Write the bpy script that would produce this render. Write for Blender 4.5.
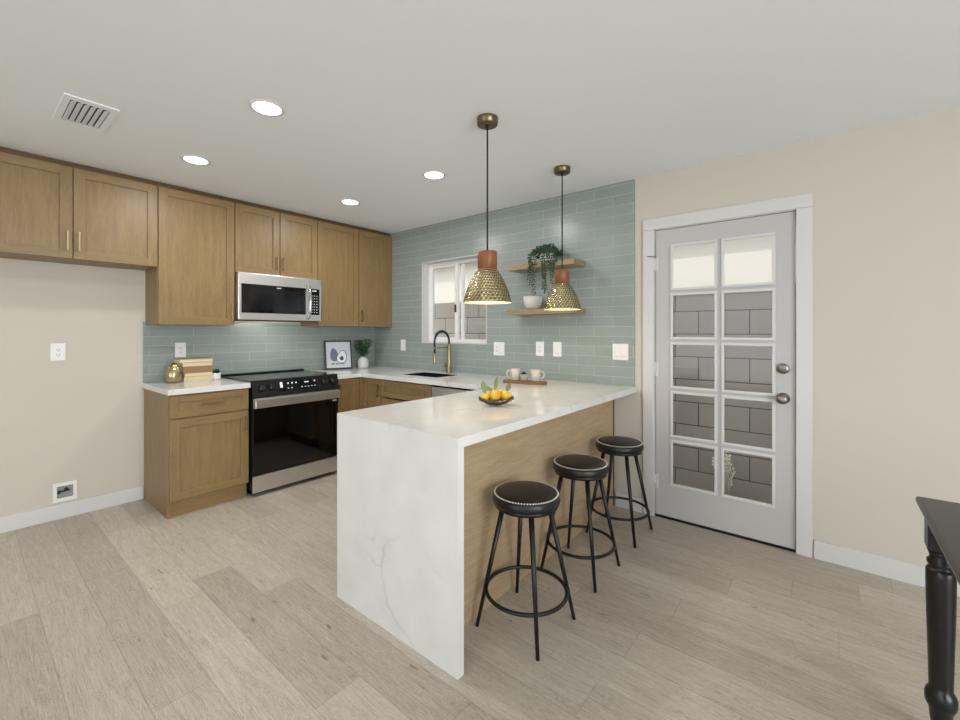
import bpy, bmesh, math, random
from mathutils import Vector, Matrix
from math import pi, sin, cos, radians as R
random.seed(7)
S = bpy.context.scene
for o in list(bpy.data.objects): bpy.data.objects.remove(o)
COL = S.collection

# ------------------------------------------------------------------ camera, world, sun, daylight fill, exposure
cam = bpy.data.cameras.new('camera'); cam.sensor_width = 36; cam.lens = 426.79/960*36
cam.shift_y = -(360-331.785)/960; cam.clip_start = .02
co = bpy.data.objects.new('camera', cam); COL.objects.link(co)
co.location = (4.2039, -3.1669, 1.3191); co.rotation_euler = (pi/2, 0, .6832); S.camera = co

W = bpy.data.worlds.new('sky'); S.world = W; W.use_nodes = True
wb = W.node_tree.nodes['Background']; wb.inputs[0].default_value = (.88, .94, 1, 1); wb.inputs[1].default_value = 3.2

def light(name, kind, loc, rot, power, color=(1, 1, 1), **kw):
    l = bpy.data.lights.new(name, kind); l.energy = power; l.color = color
    for k, v in kw.items(): setattr(l, k, v)
    o = bpy.data.objects.new(name, l); COL.objects.link(o); o.location = loc; o.rotation_euler = rot
    return o
light('sun', 'SUN', (0, -5, 8), (R(40), 0, R(-14)), 1.6, (1, .95, .86), angle=R(.6))
# fill lamps added at unseen rear and side windows, standing in for daylight
light('daylight_fill_rear', 'AREA', (3.4, -6.9, 1.25), (R(90), 0, 0), 34, (.90, .95, 1), shape='RECTANGLE', size=4.2, size_y=2.1)
light('daylight_fill_right', 'AREA', (7.4, -3.6, 1.3), (R(90), 0, R(90)), 165, (.93, .97, 1), shape='RECTANGLE', size=2.6, size_y=1.9)

S.view_settings.view_transform = 'Standard'; S.view_settings.look = 'None'
S.view_settings.gamma = 1; S.view_settings.use_curve_mapping = False
S.view_settings.exposure = -0.15

# ------------------------------------------------------------------ materials
def lin(h):
    h = h.lstrip('#'); out = []
    for i in (0, 2, 4):
        c = int(h[i:i+2], 16)/255
        out.append(c/12.92 if c <= .04045 else ((c+.055)/1.055)**2.4)
    return (*out, 1)
class NT:
    def __init__(s, name):
        s.m = bpy.data.materials.new(name); s.m.use_nodes = True; s.t = s.m.node_tree
        s.p = s.t.nodes['Principled BSDF']; s.out = s.t.nodes['Material Output']
    def n(s, typ, **kw):
        x = s.t.nodes.new('ShaderNode'+typ)
        for k, v in kw.items():
            if k.startswith('i_'):
                key = k[2:]; key = int(key) if key.isdigit() else key.replace('_', ' ')
                if hasattr(v, 'is_output') or isinstance(v, bpy.types.NodeSocket): s.t.links.new(v, x.inputs[key])
                else: x.inputs[key].default_value = v
            else: setattr(x, k, v)
        return x
    def l(s, a, b): s.t.links.new(a, b)
    def math(s, op, a, b=0.0):
        x = s.n('Math', operation=op)
        for i, v in enumerate((a, b)):
            if isinstance(v, bpy.types.NodeSocket): s.l(v, x.inputs[i])
            else: x.inputs[i].default_value = v
        return x.outputs[0]
    def ramp(s, fac, stops):
        x = s.n('ValToRGB'); s.l(fac, x.inputs[0]); e = x.color_ramp.elements
        e[0].position, e[0].color = stops[0]; e[1].position, e[1].color = stops[-1]
        for p, c in stops[1:-1]:
            q = e.new(p); q.color = c
        return x.outputs[0]
    def mix(s, fac, a, b, mode='MIX'):
        x = s.n('Mix', data_type='RGBA', blend_type=mode)
        for k, v in ((0, fac), (6, a), (7, b)):
            if isinstance(v, bpy.types.NodeSocket): s.l(v, x.inputs[k])
            else: x.inputs[k].default_value = v
        return x.outputs[2]
    def bump(s, h, strength, dist=.002):
        b = s.n('Bump'); b.inputs['Strength'].default_value = strength; b.inputs['Distance'].default_value = dist
        s.l(h, b.inputs['Height']); s.l(b.outputs[0], s.p.inputs['Normal'])
    def coord(s, scale=(1, 1, 1), loc=(0, 0, 0)):
        c = s.n('TexCoord'); m = s.n('Mapping'); s.l(c.outputs['Object'], m.inputs[0])
        m.inputs['Scale'].default_value = scale; m.inputs['Location'].default_value = loc
        return m.outputs[0]
    def setp(s, **kw):
        for k, v in kw.items(): s.p.inputs[k.replace('_', ' ')].default_value = v

def plain(name, hexc, rough=.5, metal=0.0, var=.04, scale=30, bump=0, **kw):
    t = NT(name); t.setp(Roughness=rough, Metallic=metal, **kw)
    c = lin(hexc); n = t.n('TexNoise', i_Vector=t.coord((scale,)*3), i_Detail=3.0)
    d = tuple(max(0, x*(1-var)) for x in c[:3])+(1,); e = tuple(min(1, x*(1+var)) for x in c[:3])+(1,)
    t.l(t.ramp(n.outputs[0], [(.3, d), (.7, e)]), t.p.inputs['Base Color'])
    if bump: t.bump(n.outputs[0], bump)
    return t.m
def wood(name, base, dark, axis, rough=.42, fine=60, bump=.12):
    t = NT(name); t.setp(Roughness=rough)
    sc = [fine]*3; sc['xyz'.index(axis)] = fine*.035
    n = t.n('TexNoise', i_Vector=t.coord(tuple(sc)), i_Detail=5.0, i_Roughness=.6)
    sc2 = [6]*3; sc2['xyz'.index(axis)] = .7
    n2 = t.n('TexNoise', i_Vector=t.coord(tuple(sc2)), i_Detail=3.0, i_Distortion=.6)
    f = t.math('ADD', t.math('MULTIPLY', n.outputs[0], .65), t.math('MULTIPLY', n2.outputs[0], .35))
    t.l(t.ramp(f, [(.34, lin(dark)), (.62, lin(base))]), t.p.inputs['Base Color'])
    t.bump(n.outputs[0], bump, .0006)
    return t.m
def emit(name, color, strength):
    t = NT(name); t.setp(Roughness=.4); t.p.inputs['Base Color'].default_value = color
    t.p.inputs['Emission Color'].default_value = color; t.p.inputs['Emission Strength'].default_value = strength
    return t.m
def tile_mat(name, axis):
    t = NT(name); t.setp(Roughness=.18)
    c = t.n('TexCoord'); sx = t.n('SeparateXYZ'); t.l(c.outputs['Object'], sx.inputs[0])
    u = t.math('SUBTRACT', sx.outputs['X' if axis == 'x' else 'Y'], 2.939 if axis == 'x' else -1.43)
    v = t.math('SUBTRACT', sx.outputs['Z'], 2.350)
    cb = t.n('CombineXYZ'); t.l(u, cb.inputs[0]); t.l(v, cb.inputs[1])
    b = t.n('TexBrick', offset=.5, offset_frequency=2, squash=1.0)
    t.l(cb.outputs[0], b.inputs['Vector'])
    for k, vv in (('Color1', lin('#8D9691')), ('Color2', lin('#929B96')), ('Mortar', lin('#ABB0AB')), ('Scale', 1.0), ('Mortar Size', .0014), ('Mortar Smooth', .1), ('Bias', 0.0), ('Brick Width', .3048), ('Row Height', .0762)):
        b.inputs[k].default_value = vv
    n = t.n('TexNoise', i_Vector=t.coord((4, 4, 30)), i_Detail=4.0)
    t.l(t.mix(.12, b.outputs[0], n.outputs[0], 'OVERLAY'), t.p.inputs['Base Color'])
    t.l(t.math('ADD', .27, t.math('MULTIPLY', b.outputs[1], .5)), t.p.inputs['Roughness'])
    h = t.math('ADD', t.math('MULTIPLY', b.outputs[1], -1.0), t.math('MULTIPLY', n.outputs[0], .35))
    t.bump(h, .35, .0015)
    return t.m
def block_mat():
    t = NT('concrete_block'); t.setp(Roughness=.95)
    c = t.n('TexCoord'); sx = t.n('SeparateXYZ'); t.l(c.outputs['Object'], sx.inputs[0])
    cb = t.n('CombineXYZ'); t.l(t.math('SUBTRACT', sx.outputs[0], 3.273), cb.inputs[0]); t.l(t.math('SUBTRACT', sx.outputs[2], 1.511), cb.inputs[1])
    b = t.n('TexBrick', offset=.5, offset_frequency=2); t.l(cb.outputs[0], b.inputs['Vector'])
    for k, vv in (('Color1', lin('#AFA9A1')), ('Color2', lin('#BBB5AD')), ('Mortar', lin('#6B655D')), ('Scale', 1.0), ('Mortar Size', .005), ('Mortar Smooth', .2), ('Bias', 0.0), ('Brick Width', .4064), ('Row Height', .2135)):
        b.inputs[k].default_value = vv
    n = t.n('TexNoise', i_Vector=t.coord((38,)*3), i_Detail=5.0, i_Roughness=.7)
    t.l(t.mix(.8, b.outputs[0], t.ramp(n.outputs[0], [(.35, (.25, .25, .25, 1)), (.65, (.75, .75, .75, 1))]), 'OVERLAY'), t.p.inputs['Base Color'])
    t.bump(t.math('ADD', t.math('MULTIPLY', b.outputs[1], -2.0), n.outputs[0]), .6, .006)
    return t.m
def floor_mat():
    t = NT('vinyl_oak_plank'); t.setp(Roughness=.42)
    c = t.n('TexCoord'); sx = t.n('SeparateXYZ'); t.l(c.outputs['Object'], sx.inputs[0])
    PW, PL = .1825, 1.22
    yr = t.math('DIVIDE', t.math('ADD', sx.outputs[1], 2.92+18.25), PW); row = t.math('FLOOR', yr); fy = t.math('FRACT', yr)
    wn = t.n('TexWhiteNoise', noise_dimensions='1D'); t.l(t.math('ADD', row, .37), wn.inputs['W'])
    xr = t.math('ADD', t.math('DIVIDE', t.math('ADD', sx.outputs[0], 12.2), PL), t.math('MULTIPLY', wn.outputs[0], 7.0)); colm = t.math('FLOOR', xr); fx = t.math('FRACT', xr)
    cb = t.n('CombineXYZ'); t.l(row, cb.inputs[0]); t.l(colm, cb.inputs[1])
    w2 = t.n('TexWhiteNoise', noise_dimensions='2D'); t.l(cb.outputs[0], w2.inputs['Vector'])
    # grain, shifted per plank
    off = t.n('CombineXYZ'); t.l(t.math('MULTIPLY', w2.outputs[0], 37), off.inputs[0]); t.l(t.math('MULTIPLY', w2.outputs[0], 91), off.inputs[1])
    def gr(scale, det, dist):
        m = t.n('VectorMath', operation='MULTIPLY'); t.l(c.outputs['Object'], m.inputs[0]); m.inputs[1].default_value = scale
        a = t.n('VectorMath', operation='ADD'); t.l(m.outputs[0], a.inputs[0]); t.l(off.outputs[0], a.inputs[1])
        return t.n('TexNoise', i_Vector=a.outputs[0], i_Detail=det, i_Distortion=dist, i_Roughness=.6).outputs[0]
    g1 = gr((1.1, 62, 1), 2.5, .25); g2 = gr((1.0, 6.5, 1), 2.0, 1.2); g3 = gr((4, 210, 1), 2.0, .2)
    rings = t.math('FRACT', t.math('MULTIPLY', g2, 16.0)); rings = t.math('ABSOLUTE', t.math('SUBTRACT', rings, .5))
    knot = gr((1.5, 6.0, 1), 1.0, .6)
    f = t.math('ADD', t.math('ADD', t.math('MULTIPLY', g1, .36), t.math('MULTIPLY', g3, .26)), t.math('ADD', t.math('MULTIPLY', g2, .22), t.math('MULTIPLY', rings, .24)))
    grain = t.ramp(f, [(.30, lin('#91887A')), (.5, lin('#BFB6A8')), (.68, lin('#D3CBBF'))])
    tint = t.ramp(w2.outputs[0], [(0, (.40, .39, .375, 1)), (.5, (.49, .486, .476, 1)), (1, (.555, .555, .55, 1))])
    base = t.mix(.85, grain, tint, 'OVERLAY')
    base = t.mix(t.ramp(knot, [(.725, (0, 0, 0, 1)), (.80, (.7, .7, .7, 1))]), base, lin('#5E4C3B'))
    ex = t.math('MINIMUM', fx, t.math('SUBTRACT', 1.0, fx)); ey = t.math('MINIMUM', fy, t.math('SUBTRACT', 1.0, fy))
    e = t.math('MINIMUM', t.math('MULTIPLY', ex, PL), t.math('MULTIPLY', ey, PW))
    seam = t.ramp(e, [(.0, (1, 1, 1, 1)), (.0022, (0, 0, 0, 1))])
    sm = t.math('MULTIPLY', seam, .28)
    t.l(t.mix(sm, base, lin('#6A5D4D')), t.p.inputs['Base Color'])
    t.bump(t.math('SUBTRACT', t.math('MULTIPLY', g1, .4), seam), .25, .001)
    return t.m
def quartz_mat():
    t = NT('white_veined_quartz'); t.setp(Roughness=.10)
    v = t.coord()
    nz = t.n('TexNoise', i_Vector=v, i_Scale=1.7, i_Detail=4.0)
    mv = t.n('VectorMath', operation='MULTIPLY_ADD'); t.l(nz.outputs[1], mv.inputs[0]); mv.inputs[1].default_value = (.9, .9, .9); t.l(v, mv.inputs[2])
    vo = t.n('TexVoronoi', feature='DISTANCE_TO_EDGE', i_Vector=mv.outputs[0], i_Scale=1.15)
    n2 = t.n('TexNoise', i_Vector=v, i_Scale=1.9, i_Detail=2.0)
    vein = t.ramp(vo.outputs[0], [(0, (1, 1, 1, 1)), (.004, (.8, .8, .8, 1)), (.010, (.15, .15, .15, 1)), (.035, (0, 0, 0, 1))])
    mask = t.ramp(n2.outputs[0], [(.46, (0, 0, 0, 1)), (.62, (.5, .5, .5, 1))])
    f = t.math('MULTIPLY', vein, mask)
    n3 = t.n('TexNoise', i_Vector=v, i_Scale=7.0, i_Detail=4.0)
    b = t.ramp(n3.outputs[0], [(.3, lin('#D8D6D2')), (.7, lin('#E0DEDA'))])
    t.l(t.mix(f, b, lin('#A9A6A2')), t.p.inputs['Base Color'])
    return t.m
def glass_mat():
    t = NT('clear_glass'); t.t.nodes.remove(t.p)
    g = t.n('BsdfGlossy'); g.inputs['Roughness'].default_value = .02
    tr = t.n('BsdfTransparent'); fr = t.n('Fresnel'); fr.inputs[0].default_value = 1.3
    mx = t.n('MixShader'); t.l(fr.outputs[0], mx.inputs[0]); t.l(tr.outputs[0], mx.inputs[1]); t.l(g.outputs[0], mx.inputs[2])
    t.l(mx.outputs[0], t.out.inputs[0]); return t.m
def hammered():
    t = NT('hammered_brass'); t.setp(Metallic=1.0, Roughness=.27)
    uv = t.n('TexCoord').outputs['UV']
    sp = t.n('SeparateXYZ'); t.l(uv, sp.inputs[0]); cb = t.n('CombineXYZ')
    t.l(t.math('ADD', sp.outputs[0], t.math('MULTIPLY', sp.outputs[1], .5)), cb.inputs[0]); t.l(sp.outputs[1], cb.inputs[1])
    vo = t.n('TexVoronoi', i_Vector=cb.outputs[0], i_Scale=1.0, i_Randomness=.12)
    t.l(t.ramp(vo.outputs[0], [(.18, lin('#7C7257')), (.42, lin('#B3A680'))]), t.p.inputs['Base Color'])  # dimple shade painted into the brass colour, darker than the ridges
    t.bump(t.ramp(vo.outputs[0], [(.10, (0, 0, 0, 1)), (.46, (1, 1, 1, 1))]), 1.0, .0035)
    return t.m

M = dict(
 wall=plain('wall_paint', '#C7C0B4', .85, var=.015, scale=60, bump=.05),
 ceil=plain('ceiling_paint', '#EFF2F5', .9, var=.012, scale=80, bump=.08),
 trim=plain('white_trim_paint', '#CFCDCB', .45, var=.01),
 door=plain('door_paint', '#BBB8B6', .5, var=.01),
 floor=floor_mat(), tilex=tile_mat('sage_tile_back', 'x'), tiley=tile_mat('sage_tile_left', 'y'),
 quartz=quartz_mat(), glass=glass_mat(), block=block_mat(),
 oakv=wood('oak_vertical', '#937951', '#765F3D', 'z', fine=120), oakh=wood('oak_across', '#937951', '#765F3D', 'y', fine=120), oakx=wood('oak_along_wall', '#937951', '#765F3D', 'x', fine=120),
 oakd=wood('dark_oak_strip', '#6A5030', '#4A3820', 'y'),  # darker oak of the top filler strip and corner trim
 panel=wood('pale_oak_panel', '#BFA888', '#A48C6C', 'y', fine=70), shelf=wood('pale_oak_shelf', '#A08A68', '#867252', 'x', fine=70),
 brass=plain('brushed_brass', '#A39370', .34, 1.0), antique=plain('antique_brass', '#7A7058', .35, 1.0),
 steel=plain('stainless_steel', '#DCDBDA', .34, 1.0, var=.03, scale=8), chrome=plain('chrome', '#D0D0D0', .12, 1.0),
 black=plain('black_metal', '#0D0D0E', .38), blackglass=plain('black_glass', '#060607', .05), blacksteel=plain('black_stainless', '#2B2B2D', .3, .7),
 cooktop=plain('black_cooktop_glass', '#111214', .10), rubber=plain('black_rubber', '#0A0A0A', .7),
 leather=plain('black_leather', '#111114', .38, bump=.2, scale=90), nail=plain('pale_nailhead', '#DAD2C4', .35, .3),
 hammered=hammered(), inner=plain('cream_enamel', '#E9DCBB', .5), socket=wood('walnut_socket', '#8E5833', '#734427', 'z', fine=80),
 plastic=plain('white_plastic', '#E4E3E0', .35, var=.01), slot=plain('dark_slot', '#2A2A2A', .6), greyp=plain('grey_plastic', '#8A8A88', .5),
 mark=plain('pale_marking', '#CFD3D6', .5), bulb=emit('lit_bulb', (1, .83, .55, 1), 6), lens=emit('lit_lens', (1, .98, .94, 1), 9),
 display=emit('lit_display', (.75, .9, 1, 1), .2),
 sink=plain('black_sink_composite', '#15171B', .35), hose=plain('dark_spring_hose', '#23262C', .3, .8),
 ceramic=plain('white_ceramic', '#DAD7D1', .35), mug=plain('speckled_mug_glaze', '#C6BFB4', .4, var=.08, scale=120), terra=plain('grey_cement_pot', '#A69C92', .8, var=.1, scale=60),
 acacia=wood('acacia_board', '#8A6040', '#6A452A', 'x', fine=50), leaf=plain('deep_green_leaf', '#3F6238', .5, var=.3, scale=20), leafd=plain('dark_succulent_leaf', '#2A4430', .45, var=.3, scale=40),
 leafo=plain('olive_leaf', '#6F7E45', .5, var=.2, scale=40), lemon=plain('lemon_peel', '#D6B02A', .42, var=.08, scale=120, bump=.2), orange=plain('orange_tinted_peel', '#D8A62C', .42, var=.12, scale=60, bump=.2), lime=plain('lime_peel', '#4E7A2A', .4, var=.1, scale=80),
 bronze=plain('bronze_dish', '#6A5648', .3, .8), gold=plain('champagne_gold_glaze', '#B3A47C', .25, .9, var=.15, scale=14),
 paper=plain('cream_paper', '#D8CBAE', .8, var=.06, scale=60), clothtan=plain('tan_book_cloth', '#B39B72', .8), clothbrown=plain('brown_book_cloth', '#8E6F4D', .8), clothcream=plain('cream_book_cloth', '#CDBD98', .8),
 framew=plain('charcoal_frame', '#33363B', .5), canvas=plain('grey_white_canvas', '#C9CCD2', .8, var=.08, scale=12), avo=plain('slate_ink', '#6E7786', .8, var=.25, scale=40), avol=plain('pale_ink', '#E3E4E4', .8), avop=plain('pit_ink', '#4B4D58', .8, var=.3, scale=50),
 stone=plain('ribbed_white_vase', '#CFD2D0', .6), tblack=plain('black_table_paint', '#141416', .32), tdark=plain('dark_table_top', '#2A2522', .3),
 stucco=plain('cream_stucco', '#CFCABF', .95, var=.05, scale=50, bump=.5), fascia=plain('tan_fascia', '#C9BEA8', .8), soil=plain('dry_gravel', '#8E8474', .95, var=.25, scale=70), straw=plain('dry_straw', '#EFEBDD', .9),
 steelb=plain('dull_nickel', '#8F8880', .35, 1.0), darkgap=plain('dark_gap', '#16120D', .9),
)

# ------------------------------------------------------------------ mesh helpers
class MB:
    """collects shapes in one bmesh; material index per shape"""
    def __init__(s): s.b = bmesh.new(); s.uv = None
    def _fin(s, verts, mi, smooth=False):
        fs = {f for v in verts for f in v.link_faces}
        for f in fs: f.material_index = mi; f.smooth = smooth
    def box(s, x0, x1, y0, y1, z0, z1, mi=0, bev=0.0, rot=None, piv=None):
        r = bmesh.ops.create_cube(s.b, size=1); vs = r['verts']
        for v in vs: v.co = Vector(((x0+x1)/2+v.co.x*(x1-x0), (y0+y1)/2+v.co.y*(y1-y0), (z0+z1)/2+v.co.z*(z1-z0)))
        if bev:
            es = list({e for v in vs for e in v.link_edges})
            r = bmesh.ops.bevel(s.b, geom=es, offset=bev, segments=2, affect='EDGES', profile=.6)
            vs = list({v for f in r['faces'] for v in f.verts} | {v for v in vs if v.is_valid})
        if rot is not None:
            p = Vector(piv if piv else ((x0+x1)/2, (y0+y1)/2, (z0+z1)/2))
            for v in vs: v.co = p+rot @ (v.co-p)
        s._fin(vs, mi); return s
    def lathe(s, prof, c=(0, 0, 0), seg=32, mi=0, uv=None, smooth=True, sx=1, sy=1, close=False):
        rings = []
        for r, z in prof:
            if r < 1e-5: rings.append([s.b.verts.new((c[0], c[1], c[2]+z))])
            else: rings.append([s.b.verts.new((c[0]+sx*r*cos(2*pi*i/seg), c[1]+sy*r*sin(2*pi*i/seg), c[2]+z)) for i in range(seg)])
        lay = s.b.loops.layers.uv.verify() if uv else None
        hl = [0]
        for k in range(len(prof)-1): hl.append(hl[-1]+math.hypot(prof[k+1][0]-prof[k][0], prof[k+1][1]-prof[k][1]))
        for k in range(len(rings)-1):
            A, B = rings[k], rings[k+1]
            for i in range(seg):
                j = (i+1) % seg
                if len(A) == 1 and len(B) == 1: continue
                vs = [A[0], B[j], B[i]] if len(A) == 1 else ([A[i], A[j], B[0]] if len(B) == 1 else [A[i], A[j], B[j], B[i]])
                if len(A) == 1: vs = [A[0], B[j], B[i]][::-1] if False else [A[0], B[i], B[j]][::-1]
                f = s.b.faces.new(vs); f.smooth = smooth; f.material_index = mi
                if lay:
                    for lp in f.loops:
                        ii = i if (lp.vert in (A[i % len(A)], B[i % len(B)])) else i+1
                        kk = k if lp.vert in A else k+1
                        lp[lay].uv = (ii/seg*uv[0], hl[kk]/hl[-1]*uv[1])
        for rg, flip in ((rings[0], True), (rings[-1], False)):
            if len(rg) > 1 and close:
                f = s.b.faces.new(rg[::-1] if flip else rg); f.material_index = mi
        return s
    def tube(s, pts, r, seg=10, mi=0, closed=False, smooth=True):
        pts = [Vector(p) for p in pts]; n = len(pts); rad = r if isinstance(r, (list, tuple)) else [r]*n
        prev = None; rings = []
        for i, p in enumerate(pts):
            a = pts[(i-1) % n] if (i > 0 or closed) else p; b = pts[(i+1) % n] if (i < n-1 or closed) else p
            t = (b-a).normalized()
            if prev is None:
                u = t.orthogonal().normalized()
            else:
                u = prev-t*prev.dot(t); u = u.normalized() if u.length > 1e-6 else t.orthogonal().normalized()
            prev = u; w = t.cross(u)
            rings.append([s.b.verts.new(p+rad[i]*(u*cos(2*pi*k/seg)+w*sin(2*pi*k/seg))) for k in range(seg)])
        for i in range(n if closed else n-1):
            A, B = rings[i], rings[(i+1) % n]
            off = 0
            if closed and i == n-1:
                off = min(range(seg), key=lambda o: (A[0].co-B[o].co).length)
            for k in range(seg):
                f = s.b.faces.new([A[k], A[(k+1) % seg], B[(k+1+off) % seg], B[(k+off) % seg]]); f.smooth = smooth; f.material_index = mi
        if not closed:
            for rg in (rings[0][::-1], rings[-1]):
                f = s.b.faces.new(rg); f.material_index = mi
        return s
    def ball(s, c, rx, ry=None, rz=None, seg=16, mi=0, rot=None):
        ry = rx if ry is None else ry; rz = rx if rz is None else rz
        r = bmesh.ops.create_uvsphere(s.b, u_segments=seg, v_segments=max(6, seg*2//3), radius=1)
        for v in r['verts']:
            q = Vector((v.co.x*rx, v.co.y*ry, v.co.z*rz))
            v.co = Vector(c)+(rot @ q if rot is not None else q)
        s._fin(r['verts'], mi, True); return s
    def poly(s, pts, thick, mi=0, smooth=False):
        """closed outline extruded by the vector thick"""
        th = Vector(thick); a = [s.b.verts.new(Vector(p)) for p in pts]; b = [s.b.verts.new(Vector(p)+th) for p in pts]
        n = len(a)
        fs = [s.b.faces.new(a[::-1]), s.b.faces.new(b)]
        for i in range(n): fs.append(s.b.faces.new([a[i], a[(i+1) % n], b[(i+1) % n], b[i]]))
        for f in fs: f.material_index = mi
        return s
    def leaf(s, base, d, L, w, up=(0, 0, 1), mi=0, th=.0012, curl=.15):
        base = Vector(base); d = Vector(d).normalized(); side = d.cross(Vector(up))
        side = side.normalized() if side.length > 1e-4 else d.orthogonal().normalized(); nrm = side.cross(d).normalized()
        prof = [(0, .12), (.25, .75), (.5, 1), (.78, .7), (1, .05)]
        L_, C_, R_ = [], [], []
        for t, k in prof:
            c = base+d*(L*t)-nrm*(curl*L*t*t)
            L_.append(s.b.verts.new(c+side*(w*.5*k)+nrm*w*.12*k)); C_.append(s.b.verts.new(c)); R_.append(s.b.verts.new(c-side*(w*.5*k)+nrm*w*.12*k))
        bt = [[s.b.verts.new(v.co-nrm*th) for v in q] for q in (L_, C_, R_)]
        for i in range(len(prof)-1):
            for A, B, fl in ((L_, C_, 0), (C_, R_, 0), (bt[0], bt[1], 1), (bt[1], bt[2], 1)):
                q = [A[i], A[i+1], B[i+1], B[i]]
                f = s.b.faces.new(q[::-1] if not fl else q); f.smooth = True; f.material_index = mi
        return s
    def build(s, name, mats, parent=None, off=(0, 0, 0)):
        bmesh.ops.recalc_face_normals(s.b, faces=s.b.faces[:])
        if any(off): bmesh.ops.translate(s.b, verts=s.b.verts[:], vec=-Vector(off))
        me = bpy.data.meshes.new(name); s.b.to_mesh(me); s.b.free()
        for m in (mats if isinstance(mats, (list, tuple)) else [mats]): me.materials.append(M[m] if isinstance(m, str) else m)
        o = bpy.data.objects.new(name, me); COL.objects.link(o)
        if parent: o.parent = parent
        return o

def tag(o, label=None, cat=None, group=None, kind=None):
    for k, v in (('label', label), ('category', cat), ('group', group), ('kind', kind)):
        if v: o[k] = v
    return o
class Thing:
    """an Empty at the base of a thing; parts are given in world coordinates"""
    def __init__(s, name, loc, label=None, cat=None, group=None, kind=None):
        s.loc = Vector(loc); s.o = bpy.data.objects.new(name, None); COL.objects.link(s.o); s.o.location = loc; s.o.empty_display_size = .1
        tag(s.o, label, cat, group, kind)
    def part(s, name, mb, mats, parent=None, label=None):
        o = mb.build(name, mats, parent or s.o, s.loc)
        if label: o['label'] = label
        return o
def kids(o): return [c for c in bpy.data.objects if c.parent == o]
def copy_tree(o, parent=None):
    c = o.copy(); COL.objects.link(c)
    if parent: c.parent = parent
    for k in kids(o): copy_tree(k, c)
    return c
def struct(name, mb, mats, label=None, cat=None): return tag(mb.build(name, mats), label, cat, None, 'structure')

def slab(xs, ys, fill, z0, z1, mi=0):
    """flat slab on a grid of cells, holes where fill(i, j) is false"""
    m = MB(); V = {}
    def v(i, j, k):
        if (i, j, k) not in V: V[i, j, k] = m.b.verts.new((xs[i], ys[j], (z0, z1)[k]))
        return V[i, j, k]
    nx, ny = len(xs)-1, len(ys)-1
    F = lambda i, j: 0 <= i < nx and 0 <= j < ny and fill(i, j)
    for i in range(nx):
        for j in range(ny):
            if not F(i, j): continue
            m.b.faces.new([v(i, j, 1), v(i+1, j, 1), v(i+1, j+1, 1), v(i, j+1, 1)]); m.b.faces.new([v(i, j, 0), v(i, j+1, 0), v(i+1, j+1, 0), v(i+1, j, 0)])
            if not F(i, j-1): m.b.faces.new([v(i, j, 0), v(i+1, j, 0), v(i+1, j, 1), v(i, j, 1)])
            if not F(i, j+1): m.b.faces.new([v(i, j+1, 0), v(i, j+1, 1), v(i+1, j+1, 1), v(i+1, j+1, 0)])
            if not F(i-1, j): m.b.faces.new([v(i, j, 0), v(i, j, 1), v(i, j+1, 1), v(i, j+1, 0)])
            if not F(i+1, j): m.b.faces.new([v(i+1, j, 0), v(i+1, j+1, 0), v(i+1, j+1, 1), v(i+1, j, 1)])
    return m
def upright(m, axis_y):
    """turn a slab built in (x, z, depth) into a wall standing at depth axis_y along y"""
    for v in m.b.verts: v.co = Vector((v.co.x, v.co.z+axis_y, v.co.y))
    return m

# ------------------------------------------------------------------ setting
H = 2.446; XR, YR = 7.5, -7.0
WX0, WX1, WZ0, WZ1 = .829, 1.715, 1.20, 2.062
DX0, DX1, DZ1 = 3.225, 4.075, 2.06
struct('floor', MB().box(-.16, XR+.16, YR-.16, .16, -.12, 0), 'floor')
struct('ceiling', MB().box(-.16, XR+.16, YR-.16, .16, H, H+.14), 'ceil')
struct('roof', MB().box(-.7, XR+.7, YR-2.6, .66, H+.14, H+.22), 'fascia')  # unseen roof; rear overhang lengthened to keep sun off the rear glazing
struct('wall_left', MB().box(-.16, 0, YR-.16, .16, 0, H), 'wall')
xs = [0, WX0, WX1, DX0, DX1, XR+.16]; zs = [0, WZ0, WZ1, DZ1, H] if WZ1 < DZ1 else [0, WZ0, DZ1, WZ1, H]
def fb(i, j):
    xm = (xs[i]+xs[i+1])/2; zm = (zs[j]+zs[j+1])/2
    return not ((WX0 < xm < WX1 and WZ0 < zm < WZ1) or (DX0 < xm < DX1 and zm < DZ1))
struct('wall_back', upright(slab(xs, zs, fb, 0, .16), 0), 'wall')
# walls behind and beside the camera, with their glazed openings
xs2 = [0, 1.3, 5.5, XR+.16]; zs2 = [0, .05, 2.15, H]
struct('wall_front', upright(slab(xs2, zs2, lambda i, j: not (i == 1 and j == 1), 0, .16), YR-.16), 'wall')
m = upright(slab([YR, -4.9, -2.3, 0], [0, .35, 2.25, H], lambda i, j: not (i == 1 and j == 1), 0, .16), 0)
for v in m.b.verts: v.co = Vector((v.co.y+XR, v.co.x, v.co.z))
struct('wall_right', m, 'wall')
# tiles
struct('trim_1', upright(slab([0, WX0, WX1, 3.102], [.9145, WZ0, WZ1, H], lambda i, j: not (i == 1 and j == 1), 0, .009), -.009), 'tilex')
struct('trim_2', MB().box(0, .009, -2.232, -.009, .9145, 1.40), 'tiley')
# baseboards
struct('baseboard_left', MB().box(0, .015, YR, -2.232, 0, .105, bev=.003), 'trim')
struct('baseboard_back', MB().box(4.142, XR, -.015, 0, 0, .105, bev=.003).box(2.96, 3.16, -.015, 0, 0, .105, bev=.003), 'trim')
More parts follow.
